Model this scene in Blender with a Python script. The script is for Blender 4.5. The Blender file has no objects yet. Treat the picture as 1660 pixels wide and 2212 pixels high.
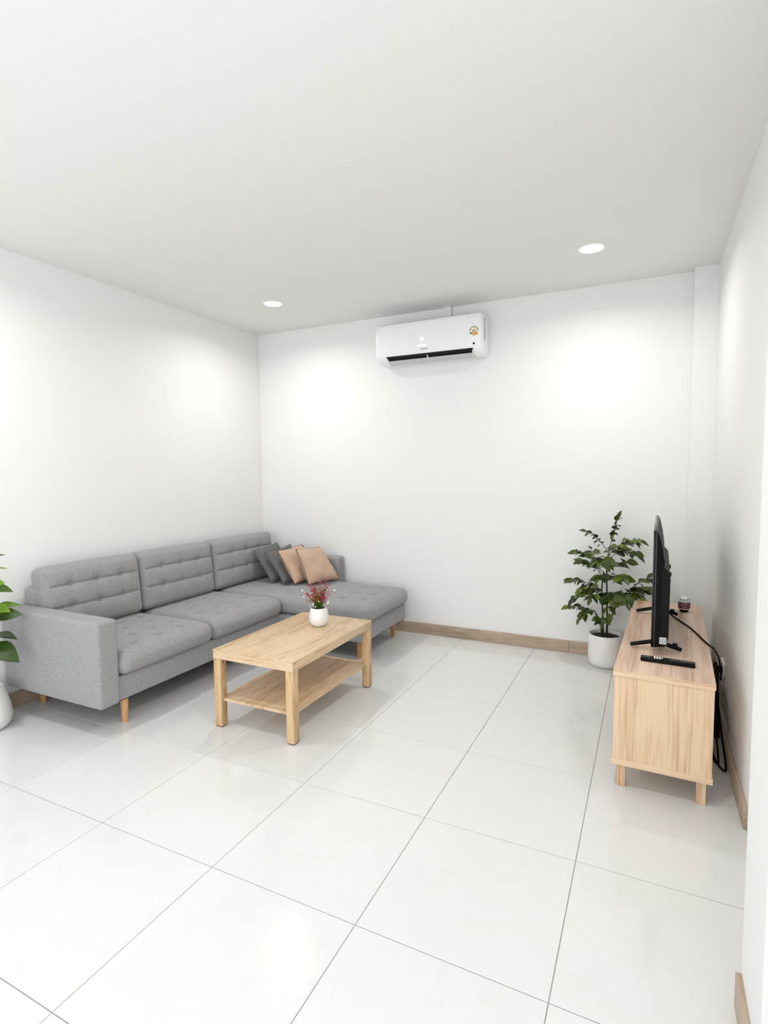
import bpy, math, random
from mathutils import Vector, Matrix, Euler

random.seed(11)
S = bpy.context.scene
COL = S.collection
R = math.radians

# ------------------------------------------------------------------ camera
cd = bpy.data.cameras.new('camera')
cam = bpy.data.objects.new('camera', cd)
COL.objects.link(cam)
cd.sensor_fit = 'HORIZONTAL'
cd.sensor_width = 36.0
cd.lens = 1182.10 / 1660.0 * 36.0
cd.clip_start = 0.02
CX = Vector((0.89898274, 0.43787882, -0.00960058))
CY = Vector((0.02403628, -0.07121063, -0.99717165))
CZ = Vector((-0.43732401, 0.89620934, -0.0745421))
cam.matrix_world = Matrix(((CX.x, -CY.x, -CZ.x, 2.01635),
                           (CX.y, -CY.y, -CZ.y, -0.83313),
                           (CX.z, -CY.z, -CZ.z, 1.44471),
                           (0, 0, 0, 1)))
S.camera = cam

# ------------------------------------------------------------------ world, daylight, exposure
W = bpy.data.worlds.new('world')
S.world = W
W.use_nodes = True
bg = W.node_tree.nodes['Background']
bg.inputs[0].default_value = (0.86, 0.93, 1.0, 1)
bg.inputs[1].default_value = 1.0


def area_light(name, loc, rot, sx, sy, power, col, shape='RECTANGLE'):
    l = bpy.data.lights.new(name, 'AREA')
    l.shape = shape
    l.size = sx
    if shape in ('RECTANGLE', 'ELLIPSE'):
        l.size_y = sy
    l.energy = power
    l.color = col
    o = bpy.data.objects.new(name, l)
    COL.objects.link(o)
    o.location = loc
    o.rotation_euler = rot
    return o


# daylight entering by the wide open sliding door in the rear wall, behind the camera
area_light('daylight', (0.44, -3.06, 1.2), (R(90), 0, 0), 3.0, 2.3, 96, (0.96, 0.985, 1.0))
# added side fill for the sofa fronts, through an invented right-wall opening
area_light('added_side_fill', (2.455, -1.85, 1.2), (R(90), 0, R(90)), 1.7, 2.3, 62, (0.97, 0.99, 1.0))
DOWNLIGHT_POWER = 12.5

vs = S.view_settings
vs.view_transform = 'Standard'
vs.look = 'None'
vs.exposure = -0.60
vs.gamma = 1.0
vs.use_curve_mapping = False
S.cycles.use_adaptive_sampling = True
S.cycles.adaptive_threshold = 0.04
S.cycles.use_denoising = True

# ------------------------------------------------------------------ room measures
XL, XR, YB, YR, H = -1.52, 2.395, 3.611, -3.0, 2.798


# ------------------------------------------------------------------ materials
def new_mat(name):
    m = bpy.data.materials.new(name)
    m.use_nodes = True
    return m, m.node_tree.nodes, m.node_tree.links, m.node_tree.nodes['Principled BSDF']


def plain(name, col, rough=0.5, spec=0.5, metal=0.0, bump=0.0, bscale=200.0, coat=0.0):
    m, N, L, b = new_mat(name)
    b.inputs['Base Color'].default_value = (*col, 1)
    b.inputs['Roughness'].default_value = rough
    b.inputs['Specular IOR Level'].default_value = spec
    b.inputs['Metallic'].default_value = metal
    b.inputs['Coat Weight'].default_value = coat
    if bump:
        tc = N.new('ShaderNodeTexCoord')
        n = N.new('ShaderNodeTexNoise')
        n.inputs['Scale'].default_value = bscale
        n.inputs['Detail'].default_value = 4
        bp = N.new('ShaderNodeBump')
        bp.inputs['Strength'].default_value = bump
        bp.inputs['Distance'].default_value = 0.002
        L.new(tc.outputs['Object'], n.inputs['Vector'])
        L.new(n.outputs['Fac'], bp.inputs['Height'])
        L.new(bp.outputs['Normal'], b.inputs['Normal'])
    return m


def ramp(N, stops):
    r = N.new('ShaderNodeValToRGB')
    e = r.color_ramp.elements
    e[0].position, e[0].color = stops[0][0], (*stops[0][1], 1)
    e[1].position, e[1].color = stops[-1][0], (*stops[-1][1], 1)
    for p, c in stops[1:-1]:
        k = e.new(p)
        k.color = (*c, 1)
    return r


def wood(name, light, mid, dark, axis, rough=0.45, wide=14.0, fine=120.0, stretch=0.06, spec=0.35):
    m, N, L, b = new_mat(name)
    tc = N.new('ShaderNodeTexCoord')
    oi = N.new('ShaderNodeObjectInfo')
    mp = N.new('ShaderNodeMapping')
    sc = [1.0, 1.0, 1.0]
    sc[axis] = stretch
    mp.inputs['Scale'].default_value = sc
    L.new(tc.outputs['Object'], mp.inputs['Vector'])
    L.new(oi.outputs['Random'], mp.inputs['Location'])
    n1 = N.new('ShaderNodeTexNoise')
    n1.inputs['Scale'].default_value = wide
    n1.inputs['Detail'].default_value = 3
    n1.inputs['Distortion'].default_value = 0.6
    n2 = N.new('ShaderNodeTexNoise')
    n2.inputs['Scale'].default_value = fine
    n2.inputs['Detail'].default_value = 5
    L.new(mp.outputs['Vector'], n1.inputs['Vector'])
    L.new(mp.outputs['Vector'], n2.inputs['Vector'])
    mx = N.new('ShaderNodeMath')
    mx.operation = 'MULTIPLY_ADD'
    mx.inputs[1].default_value = 0.45
    L.new(n2.outputs['Fac'], mx.inputs[0])
    ml = N.new('ShaderNodeMath')
    ml.operation = 'MULTIPLY'
    ml.inputs[1].default_value = 0.55
    L.new(n1.outputs['Fac'], ml.inputs[0])
    L.new(ml.outputs[0], mx.inputs[2])
    r = ramp(N, [(0.37, dark), (0.465, mid), (0.54, light)])
    L.new(mx.outputs[0], r.inputs['Fac'])
    L.new(r.outputs['Color'], b.inputs['Base Color'])
    b.inputs['Roughness'].default_value = rough
    b.inputs['Specular IOR Level'].default_value = spec
    bp = N.new('ShaderNodeBump')
    bp.inputs['Strength'].default_value = 0.12
    bp.inputs['Distance'].default_value = 0.001
    L.new(n2.outputs['Fac'], bp.inputs['Height'])
    L.new(bp.outputs['Normal'], b.inputs['Normal'])
    return m


def fabric(name, lo, hi, scale=260.0, squash=(1, 1, 1), bump=0.5, sheen=0.15):
    m, N, L, b = new_mat(name)
    tc = N.new('ShaderNodeTexCoord')
    mp = N.new('ShaderNodeMapping')
    mp.inputs['Scale'].default_value = squash
    L.new(tc.outputs['Object'], mp.inputs['Vector'])
    n1 = N.new('ShaderNodeTexNoise')
    n1.inputs['Scale'].default_value = scale
    n1.inputs['Detail'].default_value = 3
    n2 = N.new('ShaderNodeTexNoise')
    n2.inputs['Scale'].default_value = scale * 0.45
    n2.inputs['Detail'].default_value = 4
    L.new(mp.outputs['Vector'], n1.inputs['Vector'])
    L.new(mp.outputs['Vector'], n2.inputs['Vector'])
    a = N.new('ShaderNodeMath')
    a.operation = 'MULTIPLY_ADD'
    a.inputs[1].default_value = 0.6
    L.new(n1.outputs['Fac'], a.inputs[0])
    q = N.new('ShaderNodeMath')
    q.operation = 'MULTIPLY'
    q.inputs[1].default_value = 0.4
    L.new(n2.outputs['Fac'], q.inputs[0])
    L.new(q.outputs[0], a.inputs[2])
    r = ramp(N, [(0.36, lo), (0.64, hi)])
    L.new(a.outputs[0], r.inputs['Fac'])
    L.new(r.outputs['Color'], b.inputs['Base Color'])
    b.inputs['Roughness'].default_value = 0.95
    b.inputs['Specular IOR Level'].default_value = 0.1
    b.inputs['Sheen Weight'].default_value = sheen
    bp = N.new('ShaderNodeBump')
    bp.inputs['Strength'].default_value = bump
    bp.inputs['Distance'].default_value = 0.002
    L.new(a.outputs[0], bp.inputs['Height'])
    L.new(bp.outputs['Normal'], b.inputs['Normal'])
    return m


def tile_mat():
    m, N, L, b = new_mat('polished_tile')
    tc = N.new('ShaderNodeTexCoord')
    oi = N.new('ShaderNodeObjectInfo')
    mul = N.new('ShaderNodeVectorMath')
    mul.operation = 'SCALE'
    mul.inputs['Scale'].default_value = 37.0
    cb = N.new('ShaderNodeCombineXYZ')
    L.new(oi.outputs['Random'], cb.inputs[0])
    L.new(oi.outputs['Random'], cb.inputs[2])
    L.new(cb.outputs[0], mul.inputs[0])
    ad = N.new('ShaderNodeVectorMath')
    ad.operation = 'ADD'
    L.new(tc.outputs['Object'], ad.inputs[0])
    L.new(mul.outputs[0], ad.inputs[1])
    n = N.new('ShaderNodeTexNoise')
    n.inputs['Scale'].default_value = 1.7
    n.inputs['Detail'].default_value = 5
    n.inputs['Distortion'].default_value = 0.7
    L.new(ad.outputs[0], n.inputs['Vector'])
    # thin veins where the noise crosses its middle
    sub = N.new('ShaderNodeMath')
    sub.operation = 'SUBTRACT'
    sub.inputs[1].default_value = 0.5
    L.new(n.outputs['Fac'], sub.inputs[0])
    ab = N.new('ShaderNodeMath')
    ab.operation = 'ABSOLUTE'
    L.new(sub.outputs[0], ab.inputs[0])
    r = ramp(N, [(0.0, (0.755, 0.752, 0.74)), (0.008, (0.77, 0.768, 0.76)), (0.25, (0.78, 0.778, 0.772))])
    L.new(ab.outputs[0], r.inputs['Fac'])
    L.new(r.outputs['Color'], b.inputs['Base Color'])
    b.inputs['Roughness'].default_value = 0.10
    b.inputs['Specular IOR Level'].default_value = 0.5
    return m


def glow(name, col, strength):
    m, N, L, b = new_mat(name)
    b.inputs['Base Color'].default_value = (*col, 1)
    b.inputs['Emission Color'].default_value = (*col, 1)
    b.inputs['Emission Strength'].default_value = strength
    return m


def leaf_mat(name, c1, c2, rough=0.4):
    m, N, L, b = new_mat(name)
    oi = N.new('ShaderNodeObjectInfo')
    r = ramp(N, [(0.0, c1), (1.0, c2)])
    L.new(oi.outputs['Random'], r.inputs['Fac'])
    L.new(r.outputs['Color'], b.inputs['Base Color'])
    b.inputs['Roughness'].default_value = rough
    b.inputs['Specular IOR Level'].default_value = 0.4
    return m


M = {}
M['wall'] = plain('white_wall_paint', (0.87, 0.868, 0.855), 0.75, 0.25, bump=0.05, bscale=90)
M['ceiling'] = plain('white_ceiling_paint', (0.85, 0.845, 0.83), 0.9, 0.15)
M['grout'] = plain('grey_grout', (0.46, 0.45, 0.43), 0.9)
M['tile'] = tile_mat()
M['base'] = wood('taupe_baseboard_wood', (0.50, 0.39, 0.295), (0.43, 0.325, 0.24), (0.33, 0.24, 0.175), 0, 0.4)
M['base_y'] = wood('taupe_baseboard_wood_side', (0.50, 0.39, 0.295), (0.43, 0.325, 0.24), (0.33, 0.24, 0.175), 1, 0.4)
M['sofa'] = fabric('grey_heather_fabric', (0.235, 0.233, 0.237), (0.435, 0.432, 0.436), 330, (0.8, 0.8, 1.7))
M['sofa_dark'] = plain('sofa_underside', (0.02, 0.02, 0.02), 0.95)
M['legwood'] = wood('honey_leg_wood', (0.68, 0.40, 0.20), (0.60, 0.33, 0.15), (0.48, 0.25, 0.11), 2, 0.4)
M['tbl'] = wood('oak_table_wood', (0.72, 0.535, 0.355), (0.635, 0.445, 0.275), (0.50, 0.325, 0.18), 1, 0.42, 11, 90, 0.12)
M['tbl_end'] = wood('oak_table_end_wood', (0.72, 0.535, 0.355), (0.635, 0.445, 0.275), (0.48, 0.30, 0.16), 0, 0.42, 14, 90, 0.16)
M['tbl_leg'] = wood('oak_table_leg_wood', (0.70, 0.485, 0.285), (0.61, 0.405, 0.22), (0.49, 0.305, 0.15), 2, 0.45, 18, 110, 0.12)
M['tv_top'] = wood('pale_ash_top', (0.73, 0.54, 0.415), (0.65, 0.455, 0.335), (0.52, 0.33, 0.225), 1, 0.4, 17, 95, 0.03)
M['tv_side'] = wood('pale_ash_side', (0.82, 0.61, 0.42), (0.74, 0.515, 0.33), (0.60, 0.365, 0.20), 2, 0.45, 16, 95, 0.05)
M['tv_edge'] = wood('pale_ash_edge', (0.82, 0.61, 0.42), (0.74, 0.515, 0.33), (0.60, 0.365, 0.20), 0, 0.45, 16, 95, 0.05)
M['black'] = plain('black_plastic', (0.004, 0.004, 0.0045), 0.5, 0.14)
M['black_gloss'] = plain('black_screen', (0.003, 0.003, 0.0035), 0.12, 0.3)
M['black_mat'] = plain('black_rubber', (0.005, 0.004, 0.004), 0.7, 0.12)
M['bezel'] = plain('grey_bezel', (0.035, 0.035, 0.036), 0.35, 0.4, 0.2)
M['sticker'] = plain('white_label', (0.75, 0.75, 0.74), 0.6)
M['ac'] = plain('white_ac_plastic', (0.93, 0.935, 0.945), 0.28, 0.5)
M['ac_grey'] = plain('grey_ac_slot', (0.42, 0.42, 0.42), 0.5)
M['ac_in'] = plain('dark_outlet', (0.012, 0.012, 0.012), 0.8)
M['ac_vane'] = plain('white_vane_plastic', (0.62, 0.62, 0.65), 0.4)
M['pot'] = plain('white_ceramic_pot', (0.86, 0.85, 0.83), 0.35, 0.5, bump=0.04, bscale=60)
M['vase'] = plain('white_vase_glaze', (0.90, 0.90, 0.89), 0.3, 0.5)
M['soil'] = plain('black_soil', (0.012, 0.011, 0.010), 0.95, bump=1.0, bscale=160)
M['stem'] = plain('brown_stem', (0.035, 0.025, 0.014), 0.7)
M['gstem'] = plain('green_stem', (0.10, 0.17, 0.03), 0.6)
M['leaf'] = leaf_mat('dark_green_leaf', (0.014, 0.030, 0.003), (0.105, 0.155, 0.010))
M['leaf2'] = leaf_mat('bright_green_leaf', (0.02, 0.045, 0.004), (0.16, 0.30, 0.02))
M['sprig'] = leaf_mat('fresh_green_leaf', (0.05, 0.13, 0.02), (0.13, 0.26, 0.05))
M['pink'] = leaf_mat('pink_floret', (0.36, 0.02, 0.07), (0.62, 0.10, 0.18))
M['rust'] = leaf_mat('rust_floret', (0.26, 0.05, 0.02), (0.40, 0.16, 0.06))
M['wflower'] = plain('white_flower', (0.9, 0.88, 0.82), 0.6)
M['pillow_grey'] = fabric('grey_pillow_fabric', (0.115, 0.115, 0.115), (0.20, 0.20, 0.20), 300, (1, 1, 1), 0.3, 0.1)
M['pillow_pink'] = fabric('blush_pillow_fabric', (0.54, 0.37, 0.27), (0.64, 0.45, 0.335), 300, (1, 1, 1), 0.2, 0.15)
M['pipe_dark'] = plain('brown_piping', (0.10, 0.06, 0.045), 0.8)
M['door'] = plain('white_door_paint', (0.84, 0.84, 0.83), 0.45, 0.4)
M['metal'] = plain('satin_metal', (0.6, 0.6, 0.6), 0.3, 0.5, 1.0)
M['alu'] = plain('grey_aluminium', (0.35, 0.35, 0.36), 0.4, 0.5, 0.8)
M['lamp'] = glow('lamp_lens', (1.0, 0.985, 0.96), 8.0)
M['led'] = glow('led_digits', (1.0, 1.0, 1.0), 1.6)
M['trim'] = plain('white_trim', (0.88, 0.88, 0.87), 0.5)
M['orange'] = plain('orange_print', (0.80, 0.33, 0.06), 0.5)
M['brown_print'] = plain('brown_print', (0.30, 0.10, 0.04), 0.5)
M['olive_print'] = plain('olive_print', (0.22, 0.20, 0.13), 0.5)
M['cream_print'] = plain('cream_print', (0.86, 0.80, 0.62), 0.5)
M['dark_print'] = plain('dark_print', (0.05, 0.05, 0.06), 0.5)
M['grey_print'] = plain('grey_print', (0.16, 0.16, 0.16), 0.5)
M['purple'] = plain('purple_label', (0.16, 0.035, 0.09), 0.35)
M['purple_lt'] = plain('pale_purple_print', (0.42, 0.26, 0.34), 0.4)
M['lid'] = plain('frosted_lid', (0.80, 0.79, 0.80), 0.25, 0.5)
M['outlet'] = plain('white_outlet', (0.78, 0.77, 0.74), 0.4)


# ------------------------------------------------------------------ mesh helpers
def tag(o, label=None, cat=None, group=None, kind=None):
    if label:
        o['label'] = label
    if cat:
        o['category'] = cat
    if group:
        o['group'] = group
    if kind:
        o['kind'] = kind
    return o


def thing(name, label, cat, loc=(0, 0, 0), rz=0.0, group=None):
    o = bpy.data.objects.new(name, None)
    o.empty_display_size = 0.05
    COL.objects.link(o)
    o.location = loc
    o.rotation_euler = (0, 0, rz)
    return tag(o, label, cat, group)


class MB:
    """collects geometry for ONE mesh object"""

    def __init__(self):
        self.v, self.f = [], []

    def add(self, v, f):
        k = len(self.v)
        self.v += [tuple(p) for p in v]
        self.f += [tuple(i + k for i in q) for q in f]
        return self

    def box(self, x0, x1, y0, y1, z0, z1, b=0.0):
        if b <= 0:
            v = [(x, y, z) for x in (x0, x1) for y in (y0, y1) for z in (z0, z1)]
            return self.add(v, [(0, 1, 3, 2), (4, 6, 7, 5), (0, 4, 5, 1), (2, 3, 7, 6), (0, 2, 6, 4), (1, 5, 7, 3)])
        v, f = rbox((x1 - x0) / 2, (y1 - y0) / 2, (z1 - z0) / 2, b, (1, 1, 1), 1)
        c = ((x0 + x1) / 2, (y0 + y1) / 2, (z0 + z1) / 2)
        return self.add([(p[0] + c[0], p[1] + c[1], p[2] + c[2]) for p in v], f)

    def lathe(self, prof, n=32, c=(0, 0, 0), close=True):
        v, f = [], []
        for r, z in prof:
            for i in range(n):
                a = 2 * math.pi * i / n
                v.append((c[0] + r * math.cos(a), c[1] + r * math.sin(a), c[2] + z))
        m = len(prof)
        for j in range(m - 1):
            for i in range(n):
                k = (i + 1) % n
                f.append((j * n + i, j * n + k, (j + 1) * n + k, (j + 1) * n + i))
        if close:
            f.append(tuple(reversed(range(n))))
            f.append(tuple(range((m - 1) * n, m * n)))
        return self.add(v, f)

    def tube(self, pts, rad, n=8, closed=False):
        pts = [Vector(p) for p in pts]
        m = len(pts)
        rr = rad if isinstance(rad, (list, tuple)) else [rad] * m
        v, f = [], []
        ref = None
        for i, p in enumerate(pts):
            a = pts[(i - 1) % m] if (closed or i > 0) else p
            b = pts[(i + 1) % m] if (closed or i < m - 1) else p
            t = (b - a).normalized()
            if ref is None:
                ref = t.orthogonal().normalized()
            ref = (ref - t * ref.dot(t))
            ref = ref.normalized() if ref.length > 1e-6 else t.orthogonal().normalized()
            s = t.cross(ref)
            for k in range(n):
                an = 2 * math.pi * k / n
                q = p + (ref * math.cos(an) + s * math.sin(an)) * rr[i]
                v.append(tuple(q))
        for i in range(m if closed else m - 1):
            j = (i + 1) % m
            for k in range(n):
                l = (k + 1) % n
                f.append((i * n + k, i * n + l, j * n + l, j * n + k))
        if not closed:
            f.append(tuple(reversed(range(n))))
            f.append(tuple(range((m - 1) * n, m * n)))
        return self.add(v, f)

    def prism(self, prof, a0, a1, axis=0):
        """polygon in the plane across `axis`, extruded along it"""
        n = len(prof)
        v = []
        for a in (a0, a1):
            for p, q in prof:
                t = [p, q]
                t.insert(axis, a)
                v.append(tuple(t))
        f = [tuple(range(n)), tuple(reversed(range(n, 2 * n)))]
        for i in range(n):
            j = (i + 1) % n
            f.append((i, i + n, j + n, j))
        return self.add(v, f)

    def build(self, name, mat, parent=None, smooth=None, loc=None, rot=None):
        me = bpy.data.meshes.new(name)
        me.from_pydata(self.v, [], self.f)
        me.update()
        fix_normals(me)
        me.materials.append(mat)
        o = bpy.data.objects.new(name, me)
        COL.objects.link(o)
        if smooth is not None:
            for p in me.polygons:
                p.use_smooth = True
            if smooth < 179:
                me.set_sharp_from_angle(angle=R(smooth))
        if parent:
            o.parent = parent
        if loc:
            o.location = loc
        if rot:
            o.rotation_euler = rot
        return o


def fix_normals(me):
    import bmesh
    b = bmesh.new()
    b.from_mesh(me)
    bmesh.ops.recalc_face_normals(b, faces=b.faces)
    b.to_mesh(me)
    b.free()


def rbox(hx, hy, hz, r, n=(1, 1, 1), rs=3, disp=None):
    """rounded box surface as one welded lattice; disp(x, y, z) -> (x, y, z) shapes it"""
    hs = (hx, hy, hz)
    ax = []
    for h, k in zip(hs, n):
        e = [h - r + r * math.tan(math.pi / 4 * i / rs) for i in range(rs + 1)]
        mid = [-(h - r) + 2 * (h - r) * i / k for i in range(k + 1)]
        ax.append([-t for t in reversed(e)] + mid[1:-1] + e)
    nx, ny, nz = (len(a) for a in ax)
    idx, v, f = {}, [], []

    def vert(i, j, k):
        if (i, j, k) not in idx:
            q = Vector((ax[0][i], ax[1][j], ax[2][k]))
            c = Vector([max(-(h - r), min(h - r, t)) for h, t in zip(hs, q)])
            d = q - c
            p = c + d.normalized() * r if d.length > 1e-9 else c
            idx[(i, j, k)] = len(v)
            v.append(tuple(disp(*p)) if disp else tuple(p))
        return idx[(i, j, k)]

    for k in (0, nz - 1):
        for i in range(nx - 1):
            for j in range(ny - 1):
                f.append((vert(i, j, k), vert(i + 1, j, k), vert(i + 1, j + 1, k), vert(i, j + 1, k)))
    for j in (0, ny - 1):
        for i in range(nx - 1):
            for k in range(nz - 1):
                f.append((vert(i, j, k), vert(i + 1, j, k), vert(i + 1, j, k + 1), vert(i, j, k + 1)))
    for i in (0, nx - 1):
        for j in range(ny - 1):
            for k in range(nz - 1):
                f.append((vert(i, j, k), vert(i, j + 1, k), vert(i, j + 1, k + 1), vert(i, j, k + 1)))
    return v, f


def struct(o):
    o['kind'] = 'structure'
    return o


def bez(p0, p1, p2, n):
    p0, p1, p2 = Vector(p0), Vector(p1), Vector(p2)
    return [p0 * (1 - t) ** 2 + p1 * 2 * t * (1 - t) + p2 * t * t for t in [i / n for i in range(n + 1)]]


def smooth_path(pts, n=8):
    P = [Vector(p) for p in pts]
    out = []
    for i in range(len(P) - 1):
        a, b, c, d = P[max(i - 1, 0)], P[i], P[i + 1], P[min(i + 2, len(P) - 1)]
        for k in range(n):
            t = k / n
            out.append(0.5 * ((2 * b) + (c - a) * t + (2 * a - 5 * b + 4 * c - d) * t * t + (3 * b - a - 3 * c + d) * t ** 3))
    out.append(P[-1])
    return out


def text_mesh(name, body, size, mat, parent, loc, rot, align='CENTER', ext=0.0003):
    c = bpy.data.curves.new(name, 'FONT')
    c.body = body
    c.size = size
    c.align_x = align
    c.align_y = 'CENTER'
    c.extrude = ext
    c.resolution_u = 3
    t = bpy.data.objects.new(name, c)
    COL.objects.link(t)
    bpy.context.view_layer.update()
    me = bpy.data.meshes.new_from_object(t)
    bpy.data.objects.remove(t)
    me.name = name
    me.materials.clear()
    me.materials.append(mat)
    o = bpy.data.objects.new(name, me)
    COL.objects.link(o)
    o.parent = parent
    o.location = loc
    o.rotation_euler = rot
    return o


# ================================================================== ROOM SHELL
floor = struct(MB().box(XL - 0.1, XR + 0.1, YR - 0.1, YB + 0.1, -0.10, -0.0035).build('floor', M['grout']))
T = 0.6
G = 0.0014
tile_mesh = {}
for i in range(-3, 4):
    for j in range(-5, 7):
        x0, x1 = max(i * T, XL) + G, min((i + 1) * T, XR) - G
        y0, y1 = max(j * T, YR) + G, min((j + 1) * T, YB) - G
        if x1 - x0 < 0.02 or y1 - y0 < 0.02:
            continue
        key = (round(x1 - x0, 3), round(y1 - y0, 3))
        if key not in tile_mesh:
            hx, hy, b, z0 = (x1 - x0) / 2, (y1 - y0) / 2, 0.0008, -0.0034
            v = [(sx * hx, sy * hy, z0) for sx, sy in ((-1, -1), (1, -1), (1, 1), (-1, 1))]
            v += [(sx * hx, sy * hy, -b) for sx, sy in ((-1, -1), (1, -1), (1, 1), (-1, 1))]
            v += [(sx * (hx - b), sy * (hy - b), 0) for sx, sy in ((-1, -1), (1, -1), (1, 1), (-1, 1))]
            f = [(8, 9, 10, 11)]
            for k in range(4):
                l = (k + 1) % 4
                f += [(k, l, l + 4, k + 4), (k + 4, l + 4, l + 8, k + 8)]
            o = MB().add(v, f).build('tile', M['tile'])
            tile_mesh[key] = o.data
        else:
            o = bpy.data.objects.new('tile', tile_mesh[key])
            COL.objects.link(o)
        o.parent = floor
        o.location = ((x0 + x1) / 2, (y0 + y1) / 2, 0)

struct(MB().box(XL - 0.1, XR + 0.1, YR - 0.1, YB + 0.1, H, H + 0.1).build('ceiling', M['ceiling']))
struct(MB().box(XL - 0.1, XL, YR - 0.1, YB + 0.1, -0.003, H).build('wall_left', M['wall']))
struct(MB().box(XL, XR, YB, YB + 0.1, -0.003, H).build('wall_back', M['wall']))
# right wall with the doorway between the pier and the TV corner
DY0, DY1, DZ = 0.86, 1.62, 2.05
struct(MB().box(XR, XR + 0.1, DY1, YB + 0.1, -0.003, H)
       .box(XR, XR + 0.1, -0.95, DY0, -0.003, H)
       .box(XR, XR + 0.1, YR - 0.1, -2.75, -0.003, H)
       .box(XR, XR + 0.1, -2.75, -0.95, 2.35, H)  # head of the invented opening, added to let the side fill in
       .box(XR, XR + 0.1, DY0, DY1, DZ, H).build('wall_right', M['wall']))
# square columns: back right corner, and the pier beside the camera
struct(MB().box(2.252, XR, 3.525, YB, -0.003, H).build('wall_corner_column', M['wall']))
struct(MB().box(2.266, XR, 0.545, 0.81, -0.003, H).build('wall_pier', M['wall']))
# rear wall with the wide sliding door opening the daylight comes through
RX0, RX1, RZ = -1.10, 1.98, 2.35
struct(MB().box(XL, RX0, YR - 0.1, YR, -0.003, H).box(RX1, XR, YR - 0.1, YR, -0.003, H)
       .box(RX0, RX1, YR - 0.1, YR, RZ, H).build('wall_rear', M['wall']))
wf = struct(MB().box(RX0, RX0 + 0.05, YR - 0.08, YR - 0.02, 0, RZ).box(RX1 - 0.05, RX1, YR - 0.08, YR - 0.02, 0, RZ)
            .box(RX0 + 0.05, RX1 - 0.05, YR - 0.08, YR - 0.02, RZ - 0.05, RZ).build('door_2', M['alu']))

# white door in the right wall with frame and handle
d1 = struct(MB().box(XR + 0.02, XR + 0.06, DY0 + 0.03, DY1 - 0.03, 0.005, DZ - 0.03, 0.002).build('door_1', M['door'], smooth=40))
MB().box(XR + 0.004, XR + 0.09, DY0, DY0 + 0.03, 0, DZ).box(XR + 0.004, XR + 0.09, DY1 - 0.03, DY1, 0, DZ) \
    .box(XR + 0.004, XR + 0.09, DY0 + 0.03, DY1 - 0.03, DZ - 0.03, DZ).build('door_frame', M['door'], d1)
for z0, z1 in ((0.15, 0.95), (1.08, 1.90)):
    MB().box(XR + 0.014, XR + 0.0215, DY0 + 0.13, DY1 - 0.13, z0, z1, 0.003).build('door_panel', M['door'], d1, 40)
MB().lathe([(0.026, 0), (0.026, 0.006), (0.012, 0.010), (0.012, 0.03), (0.024, 0.04), (0.027, 0.052), (0.018, 0.062)], 24) \
    .build('door_handle', M['metal'], d1, 50, (XR + 0.021, DY0 + 0.09, 1.0), (0, R(-90), 0))

# baseboards
BH, BT = 0.097, 0.014


def base_run(name, segs, axis, fixed, sgn):
    mat = M['base'] if axis == 0 else M['base_y']
    first = None
    for a, b in segs:
        m = MB()
        a, b = a + 0.0006, b - 0.0006
        if axis == 0:
            y0, y1 = sorted((fixed, fixed + sgn * BT))
            m.box(a, b, y0, y1, 0.0005, BH, 0.0015)
        else:
            x0, x1 = sorted((fixed, fixed + sgn * BT))
            m.box(x0, x1, a, b, 0.0005, BH, 0.0015)
        if first is None:
            first = struct(m.build(name, mat, smooth=40))
        else:
            m.build('board', mat, first, 40)
    return first


base_run('baseboard_back', [(XL + BT, -0.95), (-0.95, 1.465), (1.465, 2.252)], 0, YB, -1)
base_run('baseboard_left', [(-2.9, -0.5), (-0.5, 1.9), (1.9, YB)], 1, XL, 1)
base_run('baseboard_right', [(1.672, 3.525)], 1, XR, -1)
base_run('baseboard_pier', [(0.545, 0.81)], 1, 2.266, -1)
base_run('baseboard_front', [(-0.95, 0.545)], 1, XR, -1)
base_run('baseboard_column', [(2.252, XR - BT)], 0, 3.525, -1)

# ================================================================== DOWNLIGHTS
for k, (x, y) in enumerate([(-0.752, 2.84), (1.655, 2.85), (-0.79, 0.70), (1.655, 0.70)]):
    lab = ['lit round white recessed ceiling light nearest the corner above the sofa',
           'lit round white recessed ceiling light on the right above the television corner',
           'lit round white recessed ceiling light at the left edge above the sofa arm',
           'lit round white recessed ceiling light above the open floor by the pier'][k]
    t = thing('ceiling_downlight', lab, 'ceiling light', (x, y, H), 0, 'recessed ceiling downlights')
    MB().lathe([(0.070, -0.001), (0.070, -0.006), (0.082, -0.006), (0.088, -0.001)], 40, close=False).build('trim_ring', M['trim'], t, 60)
    MB().lathe([(0.0695, -0.001), (0.0695, -0.0045), (0.06, -0.0055), (0.001, -0.006)], 40).build('lens', M['lamp'], t, 60)
    L = area_light('downlight_lamp', (0, 0, -0.012), (0, 0, 0), 0.13, 0.13, DOWNLIGHT_POWER, (1.0, 0.985, 0.955), 'DISK')
    L.data.spread = R(158)
    L.parent = t

# ================================================================== SECTIONAL SOFA
SX, SY = -0.64, 1.08          # front edge of arm, outer face of near arm
sofa = thing('sectional_sofa', 'grey tufted fabric corner sofa with chaise against the left wall', 'sofa', (-0.9, 2.3, 0))
OX, OY = -0.9, 2.3            # origin used for local coordinates


def lc(x, y, z):
    return (x - OX, y - OY, z)


def sofa_block(name, x0, x1, y0, y1, z0, z1, r, n=(4, 4, 4), disp=None, rs=4, rot=None):
    v, f = rbox((x1 - x0) / 2, (y1 - y0) / 2, (z1 - z0) / 2, r, n, rs, disp)
    return MB().add(v, f).build(name, M['sofa'], sofa, 179, lc((x0 + x1) / 2, (y0 + y1) / 2, (z0 + z1) / 2), rot)


ZB, ZM, ZS = 0.155, 0.298, 0.435
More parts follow.
